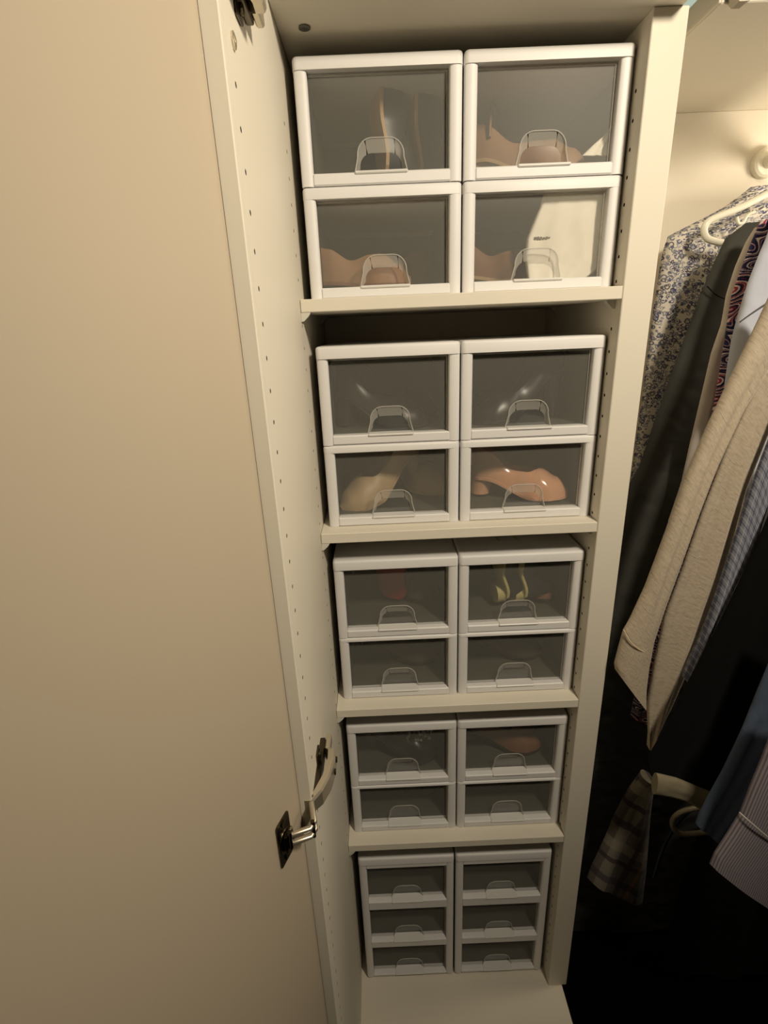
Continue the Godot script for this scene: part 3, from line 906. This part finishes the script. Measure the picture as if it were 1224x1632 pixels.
func build_clothes() -> void:
	var o := garment("floral_shirt", "shirt in a grey blue and cream floral print hanging against the bay's back panel", "shirt")
	part(o, "body", "floral", M.floral_cotton, 0.014, 0.005, 4.0, 0.4)
	var hg := thing("clothes_hanger")
	tag(hg, "white plastic clothes hanger with its empty end showing over the floral shirt", "hanger")
	var st := sf()
	var pts: Array = smooth_path(wire("hanger"), 5)
	tube(st, pts, 0.0058, 12)
	obj("frame", st, M.hanger_plastic, hg)
	st = sf()
	tube(st, smooth_path(wire("hook_in"), 5), 0.0028, 8)
	obj("notch_hook", st, M.hanger_plastic, hg)
	st = sf()
	tube(st, smooth_path([Vector3(0.797, 1.740, -0.215), Vector3(0.845, 1.762, -0.215), Vector3(0.866, 1.774, -0.215), Vector3(0.868, 1.795, -0.215), Vector3(0.853, 1.812, -0.215), Vector3(0.862, 1.832, -0.215), Vector3(0.884, 1.826, -0.215)], 5), 0.0045, 8)
	obj("hook", st, M.hanger_plastic, hg)

	o = garment("black_coat", "long black coat hanging beside the partition right down to the carpet", "coat")
	G.black_coat[1].append_array([[0.556, 1.05], [0.540, 0.8], [0.535, 0.4], [0.53, -0.055]])
	G.black_coat[2].append([1.06, -0.055])
	part(o, "body", "black_coat", M.black_wool, 0.024, 0.004, 3.0, 1.1)
	seam(o, "sleeve_seam", [Vector3(0.676, 1.592, -0.152), Vector3(0.690, 1.577, -0.144), Vector3(0.708, 1.569, -0.142), Vector3(0.722, 1.569, -0.142)], 0.0012, M.black_thread)

	o = garment("white_shirt", "white shirt with just a narrow strip of sleeve showing beside the black coat", "shirt")
	part(o, "sleeve", "white_sleeve", M.white_cotton, 0.011, 0.002, 1.0, 0.2)

	o = garment("paisley_shirt", "red and navy paisley shirt squeezed between white and pale blue sleeves", "shirt")
	part(o, "sleeve", "paisley", M.paisley_cotton, 0.012, 0.003, 1.5, 0.9)

	o = garment("polo_shirt", "pale blue grey jersey top with a curved sleeve seam behind the beige cardigan", "shirt")
	part(o, "sleeve", "polo", M.pale_blue_jersey, 0.017, 0.003, 1.2, 0.3)
	seam(o, "sleeve_seam", [Vector3(0.6705, 1.533, -0.044), Vector3(0.684, 1.548, -0.034), Vector3(0.703, 1.562, -0.030), Vector3(0.722, 1.570, -0.030)], 0.0011, M.seam_thread)

	o = garment("cardigan", "beige heathered knit cardigan with a long hanging sleeve and seamed cuff", "cardigan")
	part(o, "body", "beige_body", M.beige_knit, 0.008, 0.003, 1.6, 2.2)
	part(o, "sleeve", "beige_sleeve", M.beige_knit, 0.016, 0.003, 1.2, 0.2, true)
	part(o, "cuff", "beige_cuff", M.beige_knit, 0.017, 0.0004, 1.0, 0.2)
	seam(o, "cuff_seam", [Vector3(0.518, 1.033, 0.0240), Vector3(0.525, 1.018, 0.0345), Vector3(0.538, 1.004, 0.0385), Vector3(0.555, 0.992, 0.0355), Vector3(0.574, 0.979, 0.0250)], 0.0011, M.pale_thread)

	o = garment("checked_shirt", "blue grey finely checked shirt sleeve in front of the beige cardigan", "shirt")
	part(o, "sleeve", "blue_plaid", M.grey_gingham, 0.012, 0.002, 1.0, 1.4)

	o = garment("black_jacket", "black jacket with a wide sleeve hanging in front of the beige cardigan", "jacket")
	part(o, "sleeve", "black_jacket", M.black_twill, 0.014, 0.003, 1.6, 0.6)

	o = garment("white_blouse", "off-white blouse showing only a curved hem below the black jacket sleeve", "top")
	part(o, "hem", "white_band", M.ecru_cotton, 0.010, 0.001, 1.0, 0.4)

	o = garment("denim_shirt", "dark blue denim shirt sleeve between the black jacket and the striped one", "shirt")
	part(o, "sleeve", "denim", M.denim_cotton, 0.013, 0.003, 1.6, 1.9)

	o = garment("striped_shirt", "grey striped seersucker shirt sleeve with a deep cuff, nearest the viewer at the right", "shirt")
	part(o, "sleeve", "striped", M.striped_seersucker, 0.018, 0.002, 1.2, 0.5, true)
	part(o, "cuff", "striped_cuff", M.striped_seersucker, 0.019, 0.0008, 1.2, 0.5)
	seam(o, "cuff_seam", [Vector3(0.644, 0.809, 0.2030), Vector3(0.656, 0.801, 0.2160), Vector3(0.684, 0.775, 0.2205), Vector3(0.726, 0.739, 0.2220)], 0.0013, M.white_cotton)

	o = garment("flannel_shirt", "brown and grey plaid flannel sleeve hanging low near the partition", "shirt")
	part(o, "sleeve", "flannel", M.flannel_check, 0.02, 0.004, 1.5, 0.8)

	hg = thing("clothes_hanger")
	tag(hg, "cream clothes hanger end low in the dark below the white hem", "hanger")
	st = sf()
	var low: Array = smooth_path(wire("lowhanger"), 5)
	low.append(Vector3(0.868, 0.49, -0.02))
	low.insert(0, Vector3(0.868, 0.595, -0.02))
	tube(st, low, 0.0055, 10)
	obj("frame", st, M.old_hanger, hg)
	st = sf()
	tube(st, smooth_path([Vector3(0.868, 0.595, -0.02), Vector3(0.868, 0.715, -0.02), Vector3(0.853, 0.735, -0.02), Vector3(0.862, 0.757, -0.02), Vector3(0.884, 0.752, -0.02)], 5), 0.004, 8)
	obj("hook", st, M.old_hanger, hg)
	hg = thing("clothes_hanger")
	tag(hg, "thin dark blue clothes hanger arm curving down beside the plaid flannel sleeve", "hanger")
	st = sf()
	tube(st, smooth_path(wire("bluehanger"), 5), 0.0042, 8)
	obj("frame", st, M.blue_plastic, hg)

	# dark clothes that fill the lower right of the bay
	G["trousers"] = [-0.06, [[0.80, 0.44], [0.785, 0.2], [0.78, -0.06]], [[1.12, 0.44], [1.16, 0.2], [1.18, -0.06]]]
	o = garment("trousers", "black trousers hanging low in the unlit bottom right of the bay", "trousers")
	part(o, "leg", "trousers", M.black_twill, 0.03, 0.006, 3.0, 0.3)
	G["dress"] = [-0.14, [[1.10, 1.5], [1.07, 0.9], [1.065, -0.06]], [[1.40, 1.5], [1.44, 0.9], [1.45, -0.06]]]
	o = garment("black_dress", "black dress hanging in the far right of the bay beside the coat", "dress")
	part(o, "body", "dress", M.black_wool, 0.03, 0.006, 4.0, 0.8)

func globe(st: SurfaceTool, r: float) -> void:
	var rings := []
	for i in 13:
		var a := PI * (0.02 + 0.96 * i / 12.0)
		var ring := []
		for k in 24: ring.append(Vector3(sin(a) * cos(TAU * k / 24.0), cos(a), sin(a) * sin(TAU * k / 24.0)) * r)
		rings.append(ring)
	loft(st, rings)

func hang(o: Node3D, from: float) -> void:
	var st := sf()
	tube(st, [Vector3(0, from, 0), Vector3(0, 2.45 - o.position.y, 0)], 0.008, 12)
	obj("stem", st, M.lamp_metal, o)
	st = sf()
	disc(st, Vector3(0, 2.43 - o.position.y, 0), Vector3.UP, 0.05, 0.02, 20)
	obj("canopy", st, M.lamp_metal, o)

func lit(l: Light3D, energy: float, size: float, o: Node3D) -> void:
	l.name = "bulb_light"
	l.light_color = LAMP_COLOR
	l.light_energy = energy
	l.light_size = size
	l.shadow_enabled = true
	o.add_child(l)

func build_lamps() -> void:
	# a shaded spotlight hung from the ceiling, turned towards the compartment
	var o := thing("spot_lamp", LAMP_AT)
	tag(o, "metal ceiling spotlight on a stem, turned towards the drawer boxes", "lamp")
	var turn := Basis.looking_at(LAMP_AIM - LAMP_AT)
	var st := sf()
	var rings := []
	for e in [[0.16, 0.02], [0.15, 0.06], [0.09, 0.085], [0.03, 0.1], [0.03, 0.097], [0.09, 0.082], [0.146, 0.056]]:
		var ring := []
		for k in 24: ring.append(turn * Vector3(cos(TAU * k / 24.0) * e[1], sin(TAU * k / 24.0) * e[1], e[0]))
		rings.append(ring)
	loft(st, rings, false)
	obj("shade", st, M.lamp_metal, o)
	st = sf()
	globe(st, 0.06)
	var g := obj("bulb", st, M.lamp_glass, o)
	g.position = turn * Vector3(0, 0, 0.075)
	hang(o, 0.08)
	var l := SpotLight3D.new()
	l.spot_range = 6.0
	l.spot_attenuation = 2.0
	l.spot_angle = 51.0
	l.spot_angle_attenuation = 1.0
	lit(l, LAMP_ENERGY, 0.08, o)
	l.basis = turn
	o = thing("pendant_lamp", SIDE_LAMP_AT)
	tag(o, "small round globe lamp hung low inside the hanging bay's far right", "lamp")
	st = sf()
	globe(st, 0.09)
	obj("globe", st, M.lamp_glass, o)
	st = sf()
	tube(st, [Vector3(0, 0.087, 0), Vector3(0, TOP - SIDE_LAMP_AT.y, 0)], 0.006, 10)
	obj("stem", st, M.lamp_metal, o)
	var p := OmniLight3D.new()
	p.omni_range = 6.0
	p.omni_attenuation = 2.0
	lit(p, SIDE_LAMP_ENERGY, 0.085, o)

func build_uplight() -> void:
	# cool light that stands on top of the bay and shows on the wall through the gap beside the partition
	var o := thing("globe_light", Vector3(0.92, TOP + 0.031, -0.2))
	tag(o, "small cool white globe light standing on top of the hanging bay", "lamp")
	var st := sf()
	disc(st, Vector3.ZERO, Vector3.UP, 0.04, 0.012, 20)
	obj("base", st, M.lamp_metal, o)
	st = sf()
	globe(st, 0.045)
	obj("globe", st, M.cool_glass, o).position = Vector3(0, 0.054, 0)
	var p := OmniLight3D.new()
	p.omni_range = 6.0
	p.omni_attenuation = 2.0
	lit(p, 0.05, 0.04, o)
	p.position = Vector3(0, 0.054, 0)
	p.light_color = Color(0.92, 1.0, 0.97)

func _ready() -> void:
	var cam := Camera3D.new()
	cam.name = "camera"
	cam.position = Vector3(0.10594, 1.5449, 0.79133)
	cam.rotation_order = EULER_ORDER_YXZ
	cam.rotation = Vector3(-0.34309, -0.00214, -0.04287)
	cam.fov = 90.084
	cam.near = 0.02
	add_child(cam)
	cam.make_current()
	var we := WorldEnvironment.new()
	we.name = "world"
	var env := Environment.new()
	env.background_mode = Environment.BG_COLOR
	env.background_color = Color(0.02, 0.02, 0.02)
	env.tonemap_mode = Environment.TONE_MAPPER_LINEAR
	env.tonemap_exposure = EXPOSURE
	env.sdfgi_enabled = true
	env.ssao_enabled = true
	env.ssil_enabled = true
	we.environment = env
	add_child(we)
	make_materials()
	build_lamps()
	build_uplight()
	build_room()
	build_wardrobe()
	build_bay()
	build_shelves()
	# rows of drawer boxes: shelf, [opening, lid bottom, top] of the lower and the upper box
	var rows := [
		[1.5899, 1.7195, 1.7345, 1.7350, 1.8665, 1.8820],
		[1.2279, 1.3570, 1.3690, 1.3695, 1.5050, 1.5235],
		[0.8656, 0.9955, 1.0030, 1.0035, 1.1445, 1.1625],
		[0.5080, 0.6325, 0.6390, 0.6395, 0.7820, 0.8000],
	]
	var said := [
		["lower left drawer box of the top row, holding tan flat shoes", "lower right drawer box of the top row, half filled by white paper", "topmost left drawer box with dark shoes stood on end inside", "topmost right drawer box with a tan sandal behind its pull"],
		["lower left drawer box of the second row, holding beige pumps", "lower right drawer box of the second row, holding peach patent pumps", "upper left drawer box of the second row, nearly black inside", "upper right drawer box of the second row, nearly black with one bright glint"],
		["lower left drawer box of the third row, dim grey inside", "lower right drawer box of the third row, dim grey inside", "upper left drawer box of the third row, with something red inside", "upper right drawer box of the third row, with two pale upright edges inside"],
		["lower left drawer box of the fourth row, just above the lowest shelf", "lower right drawer box of the fourth row, just above the lowest shelf", "upper left drawer box of the fourth row, with pale speckles inside", "upper right drawer box of the fourth row, brownish inside"],
	]
	for r in 4:
		for up in 2:
			for side in 2:
				var x0: float = [0.0135, 0.2385][side]
				var x1: float = [0.2352, 0.4603][side]
				var q: Array = rows[r]
				drawer_box(x0, x1, q[up * 3], 0.0, q[up * 3 + 1], q[up * 3 + 2], said[r][up * 2 + side] , up == 1)
	tower(0.0160, 0.2318, "left of the two narrow three-drawer towers at the very bottom of the compartment")
	tower(0.2372, 0.4535, "right of the two narrow three-drawer towers, next to the foot of the partition")
	fill_boxes()
	build_clothes()
